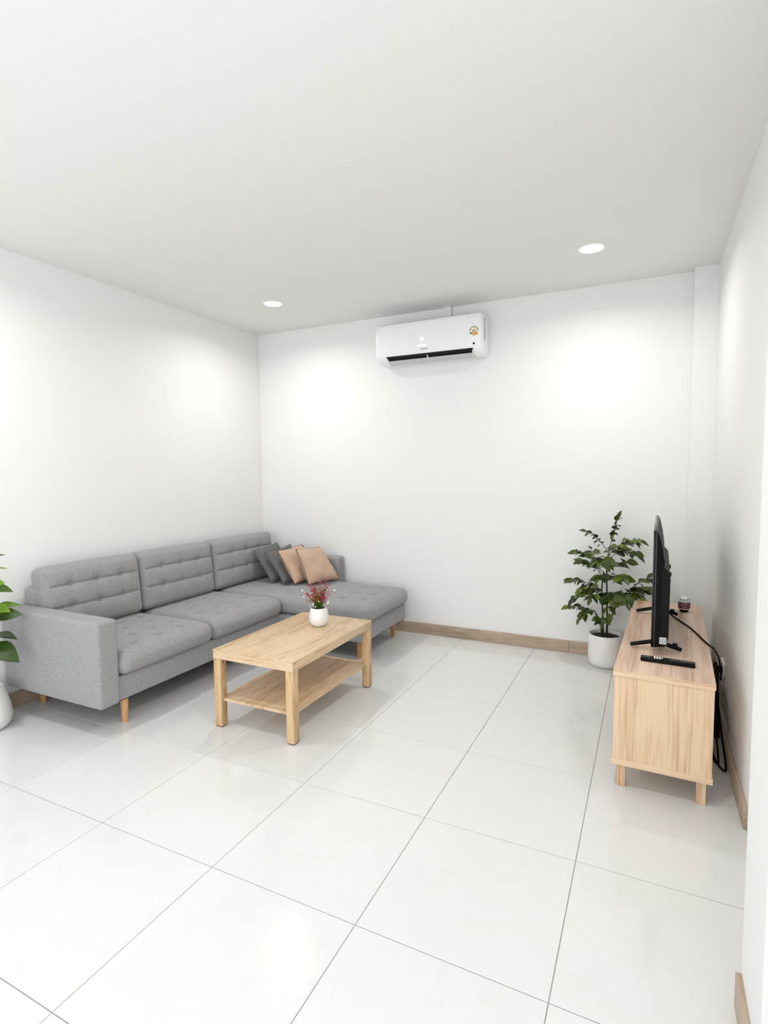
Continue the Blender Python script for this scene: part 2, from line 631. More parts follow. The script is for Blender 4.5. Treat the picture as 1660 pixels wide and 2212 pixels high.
# bases
sofa_block('seat_base', -1.50, -0.665, 1.205, 2.74, ZB, ZM, 0.012)
sofa_block('chaise_base', -1.50, 0.115, 2.705, 3.47, ZB, ZM, 0.012)
MB().box(-1.49, -0.675, 1.10, 3.57, ZB - 0.004, ZB + 0.002).box(-0.674, 0.105, 2.72, 3.46, ZB - 0.004, ZB + 0.002).build('bottom_cloth', M['sofa_dark'], sofa, None, lc(0, 0, 0))


def arm_disp(hy):
    def d(x, y, z):
        # slightly padded outer faces, rounder toward the top
        k = (1 - min(1, abs(x) / 0.45) ** 4) * (1 - min(1, abs(z) / 0.26) ** 4)
        return (x, y + (0.008 * k if y > 0 else -0.008 * k), z)
    return d


sofa_block('armrest', -1.503, SX, SY, 1.207, ZB, 0.64, 0.020, (10, 3, 8), arm_disp(0))
sofa_block('armrest', -1.503, -0.56, 3.472, 3.594, ZB, 0.655, 0.028, (10, 3, 8), arm_disp(0))
sofa_block('backrest_frame', -1.503, -1.385, 1.209, 3.470, ZB, 0.742, 0.025, (3, 8, 6))


def seat_disp(tufts, hx, hy, hz, dome=0.016):
    def d(x, y, z):
        u, w = min(1, abs(x) / hx), min(1, abs(y) / hy)
        if z > 0:
            k = min(1, z / hz) ** 2
            z += k * dome * (1 - u ** 6) * (1 - w ** 6)
            s = 0
            for tx, ty in tufts:
                dx, dy = x - tx, y - ty
                q = dx * dx + dy * dy
                if q > 0.02:
                    continue
                s += 0.024 * math.exp(-q / 0.00030) + 0.010 * math.exp(-q / 0.004)
                # crescent pull on the front side of every tuft
                d_ = math.sqrt(q) + 1e-6
                fr = max(0.0, (0.5 * dx - 0.87 * dy) / d_)
                s += 0.014 * fr * math.exp(-((d_ - 0.034) / 0.008) ** 2)
            z -= k * min(s, 0.042)
        # slack sides
        b = 0.016 * (1 - min(1, abs(z) / hz) ** 2)
        if abs(y) > hy - 0.04:
            y += math.copysign(0.003, y) * (1 - u ** 4)
        if x > hx - 0.05:
            x += b * (1 - w ** 6)
        return (x, y, z)
    return d


def seat_cushion(x0, x1, y0, y1, tufts):
    cx, cy = (x0 + x1) / 2, (y0 + y1) / 2
    hx, hy, hz = (x1 - x0) / 2, (y1 - y0) / 2, (ZS - ZM) / 2
    tl = [(a - cx, b - cy) for a, b in tufts]
    nx, ny = int((x1 - x0) / 0.0075), int((y1 - y0) / 0.0075)
    return sofa_block('seat_cushion', x0, x1, y0, y1, ZM + 0.001, ZS, 0.056, (nx, ny, 3), seat_disp(tl, hx, hy, hz), 5)


def diamond(xs, y0, y1):
    out = []
    for r, x in enumerate(xs):
        n = 3 if r % 2 == 0 else 4
        for k in range(n):
            out.append((x, y0 + (y1 - y0) * ((k + 0.5) / 3 if n == 3 else (k + 0.0) / 3 * 0.82 + 0.09)))
    return out


seat_cushion(-1.36, SX + 0.018, 1.212, 1.935, diamond((-0.75, -0.90, -1.05, -1.20), 1.29, 1.86))
seat_cushion(-1.36, SX + 0.018, 1.940, 2.705, diamond((-0.75, -0.90, -1.05, -1.20), 2.02, 2.63))
ch = [(-0.372, 3.286), (-0.199, 3.308), (-0.032, 3.335), (-0.332, 3.075), (-0.161, 3.10), (0.0, 3.12),
      (-0.34, 2.87), (-0.165, 2.90), (0.0, 2.92), (-0.55, 3.28), (-0.52, 3.06), (-0.53, 2.86), (-0.72, 2.95), (-0.90, 2.88), (-0.86, 3.12), (-1.06, 3.0)]
seat_cushion(-1.36, 0.150, 2.712, 3.466, ch)

# back cushions: box cushions with two stitched rows of three tufts
BW = 0.15


def back_cushion(y0, y1):
    hy, hx, hz = (y1 - y0) / 2, BW / 2, 0.2125
    tz = (0.085, -0.048)
    ty = (-0.185, 0.0, 0.180)

    def d(x, y, z):
        if x > 0:
            k = min(1, x / hx) ** 2
            w, u = min(1, abs(y) / hy), min(1, abs(z) / hz)
            x += k * 0.030 * (1 - w ** 4) * (1 - u ** 4)
            s = 0
            for a in tz:
                inside = 1.0 if abs(y) < hy - 0.05 else max(0.0, 1 - (abs(y) - hy + 0.05) / 0.03)
                s += inside * (0.013 * math.exp(-((z - a) / 0.006) ** 2) + 0.006 * math.exp(-((z - a) / 0.028) ** 2))
                for b in ty:
                    q = (y - b) ** 2 + (z - a) ** 2
                    s += 0.016 * math.exp(-q / 0.0003) + 0.009 * math.exp(-q / 0.0025)
            for b in ty:
                s += 0.003 * math.exp(-((y - b) / 0.008) ** 2) * max(0, 1 - abs(z - 0.02) / 0.13)
            x -= k * min(s, 0.036)
        else:
            x -= 0.004
        z += 0.006 * (1 - min(1, abs(y) / hy) ** 4) * (1 if z > 0 else 0)
        return (x, y, z)

    rot = (0, R(-5.5), 0)
    nyv = int((y1 - y0) / 0.011)
    v, f = rbox(hx, hy, hz, 0.044, (4, nyv, 64), 5, d)
    o = MB().add(v, f).build('back_cushion', M['sofa'], sofa, 179, lc(-1.352, (y0 + y1) / 2, 0.441 + hz), rot)
    # stitched seam round the front face
    r = 0.044
    path = []
    for sy, sz, a0 in ((1, 1, 0), (-1, 1, 90), (-1, -1, 180), (1, -1, 270)):
        for k in range(5):
            a = R(a0 + 90 * k / 4)
            path.append((hx - 0.0120, sy * (hy - r) + 0.0313 * math.cos(a), sz * (hz - r) + 0.0313 * math.sin(a)))
    MB().tube(path, 0.0014, 6, True).build('seam_piping', M['sofa'], o, 179)
    return o


back_cushion(1.213, 1.912)
back_cushion(1.918, 2.640)
back_cushion(2.646, 3.455)

# legs
for (x, y, hgt) in [(-0.715, 1.285, 1), (-1.42, 1.25, 1), (0.02, 3.42, 1), (0.02, 2.80, 1), (-1.42, 3.45, 1), (-0.72, 2.62, 1)]:
    MB().lathe([(0.0155, 0.0), (0.0165, 0.004), (0.022, 0.12), (0.023, ZB + 0.003)], 20).build('leg', M['legwood'], sofa, 50, lc(x, y, 0))


# ================================================================== THROW PILLOWS
def pillow(label, mat, piping, A, B, TL, TR, thick, seed):
    """soft square cushion spanned by its four corners: bottom near, bottom far, top near, top far"""
    rnd = random.Random(seed)
    A, B, TL, TR = Vector(A), Vector(B), Vector(TL), Vector(TR)
    nn = ((B + TR) - (A + TL)).cross((TL + TR) - (A + B)).normalized()
    if nn.x < 0:
        nn = -nn
    base = (A + B) / 2
    t = thing('throw_pillow', label, 'pillow', base, 0, 'throw pillows on the chaise')
    n = 26
    ph = [rnd.uniform(0, 6.28) for _ in range(6)]
    v, f = [], []
    grid = {}
    for side in (1, -1):
        for i in range(n + 1):
            for j in range(n + 1):
                u, w = 2 * i / n - 1, 2 * j / n - 1
                edge = i in (0, n) or j in (0, n)
                key = (i, j) if edge else (i, j, side)
                if key in grid:
                    continue
                pin_u = 1 - 0.055 * (1 - w * w) * abs(u) ** 3
                pin_w = 1 - 0.055 * (1 - u * u) * abs(w) ** 3
                # wobble of a soft edge
                uu = u * pin_w * 1.0
                ww = w * pin_u * 1.0
                uu, ww = u * (1 - 0.06 * (1 - w * w) * u * u), w * (1 - 0.06 * (1 - u * u) * w * w)
                th = thick / 2 * max(0.0, (1 - u ** 4) * (1 - w ** 4)) ** 0.55
                wr = 0.0
                for q in range(3):
                    wr += math.sin(ph[q] + 7 * u * math.cos(ph[q + 3]) + 9 * w * math.sin(ph[q + 3]))
                # puckers near the seam
                m2 = max(abs(u), abs(w))
                pk = 0.0050 * math.sin(20 * (u if abs(w) > abs(u) else w) + ph[0]) * max(0, (m2 - 0.55) / 0.45) * (1 - m2 ** 8)
                th += (0.0080 * wr / 3 * (1 - m2 ** 4) + pk) if not edge else 0
                sag = 0.012 * (1 - w) * 0.5 * (1 - u * u)
                a_, b_ = (uu + 1) / 2, (ww + 1) / 2
                p = (A * (1 - a_) + B * a_) * (1 - b_) + (TL * (1 - a_) + TR * a_) * b_ - base + nn * (side * th + sag)
                grid[key] = len(v)
                v.append(tuple(p))

    def gi(i, j, s):
        return grid[(i, j)] if (i, j) in grid else grid[(i, j, s)]
    for s in (1, -1):
        for i in range(n):
            for j in range(n):
                f.append((gi(i, j, s), gi(i + 1, j, s), gi(i + 1, j + 1, s), gi(i, j + 1, s)))
    MB().add(v, f).build('cushion_cover', mat, t, 179)
    ring = [gi(i, 0, 1) for i in range(n)] + [gi(n, j, 1) for j in range(n)] + \
           [gi(i, n, 1) for i in range(n, 0, -1)] + [gi(0, j, 1) for j in range(n, 0, -1)]
    pp = MB().tube([v[q] for q in ring], 0.0026, 6, True).build('piping', piping, t, 179)
    return t


pillow('charcoal grey pillow at the back of the row, touching the tufted back cushion', M['pillow_grey'], M['pillow_grey'],
       (-1.005, 3.065, 0.462), (-0.985, 3.43, 0.462), (-1.228, 3.08, 0.735), (-1.218, 3.43, 0.768), 0.078, 1)
pillow('charcoal grey pillow leaning between the other grey pillow and a blush one', M['pillow_grey'], M['pillow_grey'],
       (-0.876, 3.060, 0.462), (-0.853, 3.43, 0.462), (-1.095, 3.09, 0.718), (-1.070, 3.44, 0.757), 0.075, 2)
P3 = pillow('blush pink pillow with dark piping squeezed behind the front blush pillow', M['pillow_pink'], M['pipe_dark'],
            (-0.768, 3.075, 0.462), (-0.725, 3.43, 0.462), (-0.955, 3.085, 0.745), (-0.930, 3.43, 0.765), 0.100, 3)
MB().lathe([(0.002, -0.008), (0.007, -0.005), (0.0085, 0.0), (0.007, 0.005), (0.002, 0.008)], 12).build('zip_pull', M['black'], P3, 179, (-0.155, 0.150, 0.288))
pillow('blush pink pillow with dark piping at the front of the row, fully in view', M['pillow_pink'], M['pipe_dark'],
       (-0.640, 3.10, 0.462), (-0.530, 3.43, 0.460), (-0.775, 3.11, 0.770), (-0.735, 3.43, 0.752), 0.125, 4)

# ================================================================== COFFEE TABLE
tx0, tx1, ty0, ty1, TH = -0.191, 0.357, 1.462, 2.362, 0.45
tcx, tcy = (tx0 + tx1) / 2, (ty0 + ty1) / 2
tab = thing('coffee_table', 'light oak coffee table with a lower shelf in front of the sofa', 'table', (tcx, tcy, 0))
hx, hy = (tx1 - tx0) / 2, (ty1 - ty0) / 2
MB().box(-hx, hx, -hy, hy, TH - 0.052, TH, 0.0018).build('tabletop', M['tbl'], tab, 40)
for sy in (-1, 1):
    MB().box(-hx + 0.0012, hx - 0.0012, sy * hy - 0.0006, sy * hy + 0.0006, TH - 0.0508, TH - 0.0012).build('edge_band', M['tbl_end'], tab)
LW = 0.05
for sx in (-1, 1):
    for sy in (-1, 1):
        x0, x1 = sorted((sx * (hx - 0.0015), sx * (hx - LW)))
        y0, y1 = sorted((sy * (hy - 0.0015), sy * (hy - LW)))
        lg = MB().box(x0, x1, y0, y1, 0.006, TH - 0.0525, 0.0015).build('leg', M['tbl_leg'], tab, 40)
        MB().box(x0 + 0.003, x1 - 0.003, y0 + 0.003, y1 - 0.003, 0.0003, 0.006).build('foot_pad', M['pipe_dark'], lg)
        # dowel hole on the inner face near the top
        MB().lathe([(0.005, 0), (0.005, 0.0008), (0.0035, 0.0009)], 14).build('screw_hole', M['dark_print'], lg, None,
            (sx * (hx - LW - 0.0002), sy * (hy - LW / 2), TH - 0.075), (0, R(-90 * sx), 0))
MB().box(-hx + 0.020, hx - 0.020, -hy + 0.0505, hy - 0.0505, 0.150, 0.166, 0.001) \
    .box(-hx + 0.0505, hx - 0.0505, -hy + 0.022, -hy + 0.0505, 0.150, 0.166) \
    .box(-hx + 0.0505, hx - 0.0505, hy - 0.0505, hy - 0.022, 0.150, 0.166).build('lower_shelf', M['tbl'], tab, 40)

# ================================================================== FLOWER VASE ON THE TABLE
vx, vy = 0.100, 2.115
fl = thing('potted_flowers', 'small white pot of pink and white artificial flowers on the coffee table', 'potted plant', (vx, vy, TH + 0.0005))
prof = [(0.032, 0.0), (0.045, 0.004), (0.0555, 0.020), (0.0625, 0.045), (0.0625, 0.068), (0.058, 0.092), (0.052, 0.112), (0.049, 0.118), (0.0455, 0.117), (0.046, 0.105), (0.044, 0.098)]
m = MB()
n = 40
v, f = [], []
for r_, z_ in prof:
    for i in range(n):
        a = 2 * math.pi * i / n
        rr = r_ * (1 + 0.012 * math.cos(10 * a) * (1 if 0.02 < z_ < 0.11 else 0))
        v.append((rr * math.cos(a), rr * math.sin(a), z_))
for j in range(len(prof) - 1):
    for i in range(n):
        k = (i + 1) % n
        f.append((j * n + i, j * n + k, (j + 1) * n + k, (j + 1) * n + i))
f.append(tuple(range(n)))
MB().add(v, f).build('pot', M['vase'], fl, 60)
MB().lathe([(0.0455, 0.095), (0.0455, 0.100), (0.02, 0.103), (0.001, 0.104)], 24).build('soil', M['soil'], fl, 60)
rf = random.Random(5)


def blob(mb, p, s, rnd, k=4):
    """a small bud: a squashed double pyramid"""
    p = Vector(p)
    a0 = rnd.uniform(0, 6.28)
    vs_ = [p + Vector((0, 0, s)), p - Vector((0, 0, s * 0.8))]
    for i in range(k):
        a = a0 + 2 * math.pi * i / k
        vs_.append(p + Vector((math.cos(a) * s * 0.8, math.sin(a) * s * 0.8, rnd.uniform(-.3, .3) * s)))
    fs = []
    for i in range(k):
        j = (i + 1) % k
        fs += [(0, 2 + i, 2 + j), (1, 2 + j, 2 + i)]
    mb.add(vs_, fs)


def blade(mb, p, d, l, w):
    """a narrow folded leaf"""
    p, d = Vector(p), Vector(d).normalized()
    s = d.cross(Vector((0.3, 0.2, 1))).normalized()
    u = s.cross(d)
    vs_ = [p, p + d * l * 0.4 + s * w, p + d * l * 0.45 - u * w * 0.4, p + d * l * 0.4 - s * w, p + d * l]
    mb.add(vs_, [(0, 1, 2), (0, 2, 3), (1, 4, 2), (2, 4, 3)])


for k in range(46):
    a = rf.uniform(0, 6.283)
    tilt = rf.uniform(0.04, 0.78)
    ln = rf.uniform(0.10, 0.180) * (1.05 - 0.25 * tilt)
    if k == 0:
        a, tilt, ln = R(20), 0.22, 0.225
    if k == 1:
        a, tilt, ln = R(60), 0.06, 0.185
    p0 = Vector((0.020 * math.cos(a) * rf.random(), 0.020 * math.sin(a) * rf.random(), 0.102))
    dr = Vector((math.cos(a) * math.sin(tilt), math.sin(a) * math.sin(tilt), math.cos(tilt)))
    p2 = p0 + dr * ln
    p1 = p0 + Vector((dr.x * 0.25, dr.y * 0.25, dr.z)) * ln * 0.6
    path = bez(p0, p1, p2, 6)
    st = MB().tube(path, [0.0012] * 5 + [0.0008] * 2, 5).build('stem', M['gstem'], fl, 179)
    lv = MB()
    for q in range(9):
        t = rf.uniform(0.05, 0.62)
        c = path[int(t * 6)]
        aa = rf.uniform(0, 6.28)
        blade(lv, c, (math.cos(aa), math.sin(aa), rf.uniform(0.5, 1.6)), rf.uniform(0.022, 0.040), rf.uniform(0.0035, 0.006))
    o = lv.build('leaves', M['sprig'], st, 179)
    o['kind'] = 'stuff'
    bl = MB()
    side = math.cos(a - R(25))
    nb = 12
    for q in range(nb):
        t = rf.uniform(0.58, 1.0)
        c = path[min(6, int(t * 6 + 0.5))] + Vector((rf.uniform(-1, 1), rf.uniform(-1, 1), rf.uniform(-.6, 1))) * 0.017
        blob(bl, c, rf.uniform(0.0032, 0.0066), rf)
    if k < 2:
        for q in range(5):
            blob(bl, path[-1] + Vector((rf.uniform(-1, 1) * .004, rf.uniform(-1, 1) * .004, -0.006 * q)), 0.0055, rf)
    o = bl.build('florets', M['pink'] if (abs(side) > 0.6 or k < 2) else M['rust'], st, 179)
    o['kind'] = 'stuff'
wf_pts = [(-0.083, -0.02, 0.175), (-0.085, -0.03, 0.212), (0.001, -0.058, 0.148), (0.066, -0.005, 0.158), (0.066, -0.010, 0.148),
          (0.085, 0.03, 0.216), (-0.028, -0.045, 0.172), (-0.012, -0.05, 0.185), (-0.02, -0.03, 0.205), (0.012, -0.05, 0.132),
          (-0.040, -0.030, 0.125), (0.03, -0.045, 0.165), (-0.038, -0.02, 0.195), (0.02, -0.03, 0.20)]
for k, p in enumerate(wf_pts):
    q = Vector((p[0] * 1.18, p[1] * 1.15, 0.11 + (p[2] - 0.11) * 1.15))
    st = MB().tube(bez((q.x * 0.2, q.y * 0.2, 0.102), (q.x * 0.5, q.y * 0.5, q.z), q, 5), 0.0008, 5).build('stem', M['gstem'], fl, 179)
    v, f = rbox(0.006, 0.006, 0.005, 0.004, (1, 1, 1), 2)
    s = 1.0 if k < 6 else 0.65
    MB().add([(a * s + q.x, b * s + q.y, c * s + q.z) for a, b, c in v], f).build('flower', M['wflower'], st, 179)

# ================================================================== TV STAND
SR = R(-2.0)
stand = thing('tv_stand', 'pale ash television cabinet on short square legs along the right wall', 'cabinet', (1.884, 1.764, 0), SR)
DW, DL, SHT = 0.397, 1.475, 0.548     # local: x across, y along
MB().box(0, DW, 0, DL, SHT - 0.026, SHT, 0.0012).build('top_board', M['tv_top'], stand, 40)
MB().box(0.0005, DW - 0.0005, -0.0012, 0.0, SHT - 0.0255, SHT - 0.0008).build('edge_band', M['tv_edge'], stand)
MB().box(0, DW, 0, DL, 0.112, 0.138, 0.0012).build('bottom_board', M['tv_edge'], stand, 40)
for y in (0.004, DL - 0.020):
    MB().box(0.006, DW - 0.004, y, y + 0.016, 0.138, SHT - 0.026).build('side_panel', M['tv_side'], stand)
MB().box(DW - 0.010, DW - 0.005, 0.020, DL - 0.020, 0.138, SHT - 0.026).build('back_panel', M['tv_side'], stand)
MB().box(0.022, DW - 0.010, DL / 2 - 0.008, DL / 2 + 0.008, 0.138, SHT - 0.026).build('divider', M['tv_side'], stand)
for y0, y1 in ((0.024, 0.50), (0.99, DL - 0.024)):
    d = MB().box(0.005, 0.021, y0, y1, 0.142, SHT - 0.030, 0.001).build('door', M['tv_top'], stand, 40)
    MB().box(-0.012, 0.005, (y0 + y1) / 2 - 0.05, (y0 + y1) / 2 + 0.05, SHT - 0.062, SHT - 0.052, 0.001).build('handle', M['legwood'], d, 40)
MB().box(0.022, DW - 0.010, 0.502, DL / 2 - 0.0085, 0.330, 0.346).build('shelf', M['tv_top'], stand)
MB().box(0.022, DW - 0.010, DL / 2 + 0.0085, 0.988, 0.330, 0.346).build('shelf', M['tv_top'], stand)
for x in (0.022, DW - 0.022 - 0.036):
    for y in (0.030, DL - 0.030 - 0.036):
        MB().box(x, x + 0.036, y, y + 0.036, 0.0004, 0.112, 0.001).build('leg', M['tv_side'], stand, 40)

# ================================================================== TELEVISION
tv = thing('television', 'slim black flat television seen edge-on, standing on the cabinet', 'television', (2.048, 2.51, SHT + 0.0008), R(-0.9))
TW, z0, z1 = 0.965, 0.044, 0.604
# screen slab (faces -x), thin grey bezel strip, moulded back
MB().box(-0.006, 0.004, -TW / 2, TW / 2, z0, z1, 0.0015).build('screen', M['black_gloss'], tv, 40)
MB().box(0.0042, 0.0105, -TW / 2, TW / 2, z0, z1, 0.0015).build('bezel', M['bezel'], tv, 40)
# back shell: tapered tray
v = []
prof_b = [(0.0107, TW / 2 - 0.002, z0 + 0.001, z1 - 0.004), (0.022, TW / 2 - 0.005, z0 + 0.002, z1 - 0.030),
          (0.034, TW / 2 - 0.010, z0 + 0.004, z1 - 0.085), (0.044, TW / 2 - 0.016, z0 + 0.008, z1 - 0.15)]
f = []
for x, yy, a, b in prof_b:
    v += [(x, -yy, a), (x, yy, a), (x, yy, b), (x, -yy, b)]
for j in range(len(prof_b) - 1):
    for i in range(4):
        k = (i + 1) % 4
        f.append((j * 4 + i, j * 4 + k, j * 4 + 4 + k, j * 4 + 4 + i))
f += [(0, 1, 2, 3), (12, 13, 14, 15)]
back = MB().add(v, f).build('back_shell', M['black'], tv, 30)
# electronics box on the back, chamfered top with vent grille
MB().prism([(0.020, z0 + 0.001), (0.052, z0 + 0.004), (0.068, z0 + 0.045), (0.070, 0.375), (0.066, 0.405), (0.045, 0.430), (0.020, 0.440)], -0.472, 0.33, 1) \
    .build('electronics_box', M['black'], tv, 30)
for k in range(14):
    MB().box(0.055, 0.0575, -0.40 + k * 0.045, -0.375 + k * 0.045, 0.409, 0.421).build('vent_slot', M['bezel'], back, None)
for y in (-0.2, 0.05):
    MB().lathe([(0.012, 0), (0.012, 0.007), (0.009, 0.009)], 18).build('wall_mount_stud', M['black'], back, 50, (0.069, y, 0.352), (0, R(90), 0))
MB().box(0.0615, 0.0625, -0.4738, -0.4727, 0.058, 0.095).build('edge_label', M['sticker'], back)
lb = MB().box(0.030, 0.058, -0.4745, -0.473, 0.062, 0.094).build('white_sticker', M['sticker'], tv)
for k in range(3):
    MB().box(0.033 + k * 0.008, 0.036 + k * 0.008, -0.4752, -0.4746, 0.066, 0.090).build('barcode', M['grey_print'], lb)
# two splayed feet
for y in (-0.365, 0.365):
    ft = MB()
    ft.tube([(0.012, y, 0.046), (0.0, y, 0.040), (-0.05, y, 0.026), (-0.099, y, 0.0125)], [0.010, 0.011, 0.0105, 0.0095], 8)
    ft.tube([(0.012, y, 0.046), (0.030, y, 0.042), (0.080, y, 0.026), (0.128, y, 0.013)], [0.010, 0.011, 0.0105, 0.010], 8)
    fo = ft.build('foot', M['black'], tv, 50)
    MB().box(0.088, 0.110, y - 0.008, y + 0.008, 0.016, 0.042, 0.003).build('cable_clip', M['black'], fo, 40)
# power cord: from the back of the set over the edge of the cabinet
cord = smooth_path([(2.118, 2.91, SHT + 0.035), (2.15, 2.86, SHT + 0.009), (2.235, 2.61, SHT + 0.006), (2.288, 2.36, SHT + 0.006),
                    (2.316, 2.25, SHT + 0.007)], 8)
ca, sa = math.cos(R(0.9)), math.sin(R(0.9))
cord = [(ca * (p.x - 2.048) - sa * (p.y - 2.51), sa * (p.x - 2.048) + ca * (p.y - 2.51), p.z - SHT - 0.0008) for p in cord]
MB().tube(cord, 0.0042, 8).build('power_cord', M['black_mat'], tv, 179)

# ================================================================== REMOTE
rm = thing('remote_control', 'black remote control with white buttons lying on the cabinet', 'remote control', (2.105, 1.951, SHT + 0.0006), R(-3.0))
MB().box(-0.112, 0.112, -0.021, 0.021, 0.0, 0.019, 0.005).build('case', M['black'], rm, 40)
MB().box(-0.106, -0.070, -0.013, 0.013, 0.0188, 0.0196).build('display', M['bezel'], rm)
for k in range(3):
    MB().box(-0.0560 + k * 0.0105, -0.0490 + k * 0.0105, -0.016, 0.014, 0.0188, 0.0216, 0.0008).build('white_button', M['wflower'], rm, 40)
MB().lathe([(0.0045, 0), (0.0045, 0.002), (0.003, 0.0026)], 14).build('round_button', M['wflower'], rm, 50, (-0.0225, 0, 0.0188))
MB().box(0.010, 0.043, -0.010, -0.004, 0.0188, 0.0205, 0.0006).build('rocker', M['grey_print'], rm, 40)
for k in range(7):
    for j in range(3):
        MB().box(0.050 + k * 0.0085, 0.0545 + k * 0.0085, -0.013 + j * 0.0105, -0.0075 + j * 0.0105, 0.0188, 0.0205).build('button', M['grey_print'], rm)

# ================================================================== SCENTED GEL JAR
jar = thing('air_freshener', 'small purple air freshener jar with a frosted dome lid behind the television', 'air freshener', (2.222, 3.02, SHT + 0.0005), R(15))
MB().lathe([(0.020, 0), (0.0215, 0.001), (0.030, 0.016), (0.031, 0.0175)], 32).build('base', M['black'], jar, 50)
MB().lathe([(0.031, 0.0177), (0.0335, 0.019), (0.0335, 0.023), (0.033, 0.0235)], 32).build('ring', M['lid'], jar, 50)
MB().lathe([(0.033, 0.0237), (0.0345, 0.025), (0.0345, 0.061), (0.033, 0.063)], 32).build('label_band', M['purple'], jar, 50)
MB().lathe([(0.0325, 0.0632), (0.0325, 0.067), (0.030, 0.077), (0.024, 0.087), (0.014, 0.094), (0.001, 0.0965)], 32).build('dome_lid', M['lid'], jar, 60)
for k in range(7):
    a = R(-150 + k * 38)
    MB().lathe([(0.0055, 0), (0.0055, 0.0012), (0.004, 0.0014)], 8).build('lid_hole', M['olive_print'], jar, None,
        (0.0275 * math.cos(a), 0.0275 * math.sin(a), 0.0805), Euler((0, R(55), a)))
for r0, zz, ww in ((0, 0.054, 30), (1, 0.047, 34), (2, 0.036, 22), (3, 0.030, 18)):
    v, f = [], []
    for k in range(9):
        a = R(-105 - ww + 2 * ww * k / 8)
        for z in (zz, zz + 0.0035):
            v.append((0.0349 * math.cos(a), 0.0349 * math.sin(a), z))
    f = [(2 * k, 2 * k + 2, 2 * k + 3, 2 * k + 1) for k in range(8)]
    MB().add(v, f).build('label_print', M['purple_lt'], jar)

# ================================================================== WALL OUTLET AND CORDS BEHIND THE CABINET
out = thing('wall_outlet', 'white double wall outlet low on the right wall behind the cabinet', 'outlet', (XR - 0.0005, 2.56, 0.37))
MB().box(-0.009, 0, -0.060, 0.060, -0.036, 0.036, 0.002).build('face_plate', M['outlet'], out, 40)
for y in (-0.027, 0.027):
    MB().box(-0.0098, -0.0088, y - 0.016, y + 0.016, -0.016, 0.016).build('socket', M['grey_print'], out)
ad = thing('power_strip', 'black power strip and tangled cables hanging behind the cabinet', 'power strip', (2.342, 2.36, 0.20))
PO = (XR - 0.0105 - 2.342, 2.533 - 2.36, 0.165)
MB().box(-0.030, 0.0, -0.015, 0.015, -0.016, 0.016, 0.004).build('plug_body', M['black_mat'], ad, 40, PO)
MB().tube(smooth_path([(2.3200 - 2.342, 2.247 - 2.36, SHT + 0.0015 - 0.20), (2.334 - 2.342, 2.215 - 2.36, SHT - 0.025 - 0.20), (2.340 - 2.342, 2.20 - 2.36, 0.28), (0.003, -0.15, 0.25), (0.008, -0.10, 0.20), (0.012, 0.04, 0.185), (0.020, 0.14, 0.175)], 7), 0.0042, 8).build('television_cable', M['black_mat'], ad, 179)
MB().tube(smooth_path([(-0.02, -0.004, -0.014), (-0.026, -0.02, -0.06), (-0.022, -0.10, -0.16), (-0.016, -0.24, -0.27), (-0.012, -0.36, -0.33),
                       (-0.02, -0.42, -0.355), (-0.05, -0.30, -0.358), (-0.06, 0.0, -0.358)], 6), 0.0048, 8).build('plug_cable', M['black_mat'], ad, 179, PO)
v, f = rbox(0.016, 0.024, 0.15, 0.006, (1, 1, 1), 2)
MB().add(v, f).build('strip_body', M['black_mat'], ad, 40, (0, 0, 0.02), (R(-32), 0, 0))
MB().tube(smooth_path([(0, -0.08, -0.10), (0.004, -0.12, -0.15), (0.0, -0.19, -0.185), (-0.02, -0.10, -0.192), (-0.03, 0.1, -0.192)], 6), 0.0045, 8).build('strip_cable', M['black_mat'], ad, 179)
MB().tube(smooth_path([(0, 0.09, 0.15), (0.01, 0.12, 0.21), (0.006, 0.17, 0.19), (0.0, 0.22, 0.08), (0.0, 0.10, -0.04), (-0.002, -0.06, -0.09)], 6), 0.0042, 8).build('loop_cable', M['black_mat'], ad, 179)

# ================================================================== AIR CONDITIONER
ax0, ax1 = -0.122, 0.808
ac = thing('air_conditioner', 'white wall-mounted split air conditioner high on the back wall', 'air conditioner', ((ax0 + ax1) / 2, YB - 0.0005, 2.51))
AW = (ax1 - ax0) / 2
# profile in (y, z), local: wall at y = 0, front towards -y
pf = [(0, -0.150), (0, 0.168), (-0.150, 0.168), (-0.178, 0.165), (-0.196, 0.155), (-0.205, 0.138), (-0.209, 0.08), (-0.210, 0.0),
      (-0.209, -0.055), (-0.204, -0.085), (-0.195, -0.105)]
low = [(-0.176, -0.130), (-0.145, -0.153), (-0.10, -0.163), (-0.05, -0.160)]
m = MB()
m.prism(pf + [(-0.150, -0.100), (-0.105, -0.128), (-0.085, -0.158), (-0.05, -0.160)], -AW + 0.10, AW - 0.075, 0)
body = m.build('body', M['ac'], ac, 30)
# end caps close the outlet at both ends, corners rounded off
for xa, xb, rnd_side in ((-AW, -AW + 0.10, -1), (AW - 0.075, AW, 1)):
    full = pf + low
    v, f = [], []
    n = len(full)
    st = [0, 0.006, 0.016, 0.03, 1.0]
    xs = []
    ins = [0.016, 0.007, 0.002, 0.0, 0.0]
    for k, s_ in enumerate(st):
        x = (xa + (s_ if s_ < 1 else (xb - xa))) if rnd_side < 0 else (xb - (s_ if s_ < 1 else (xb - xa)))
        for (y, z) in full:
            cy_, cz_ = -0.10, 0.0
            kk = ins[k]
            yy = y if y > -0.001 else min(-0.0005, y + kk * (1 if y < cy_ else -0.3))
            zz = z - kk * (1 if z > cz_ else -1)
            v.append((x, yy, zz))
    for k in range(len(st) - 1):
        for i in range(n):
            j = (i + 1) % n
            f.append((k * n + i, k * n + j, (k + 1) * n + j, (k + 1) * n + i))
    f += [tuple(range(n)), tuple(range((len(st) - 1) * n, len(st) * n))]
    MB().add(v, f).build('end_cap', M['ac'], ac, 35)
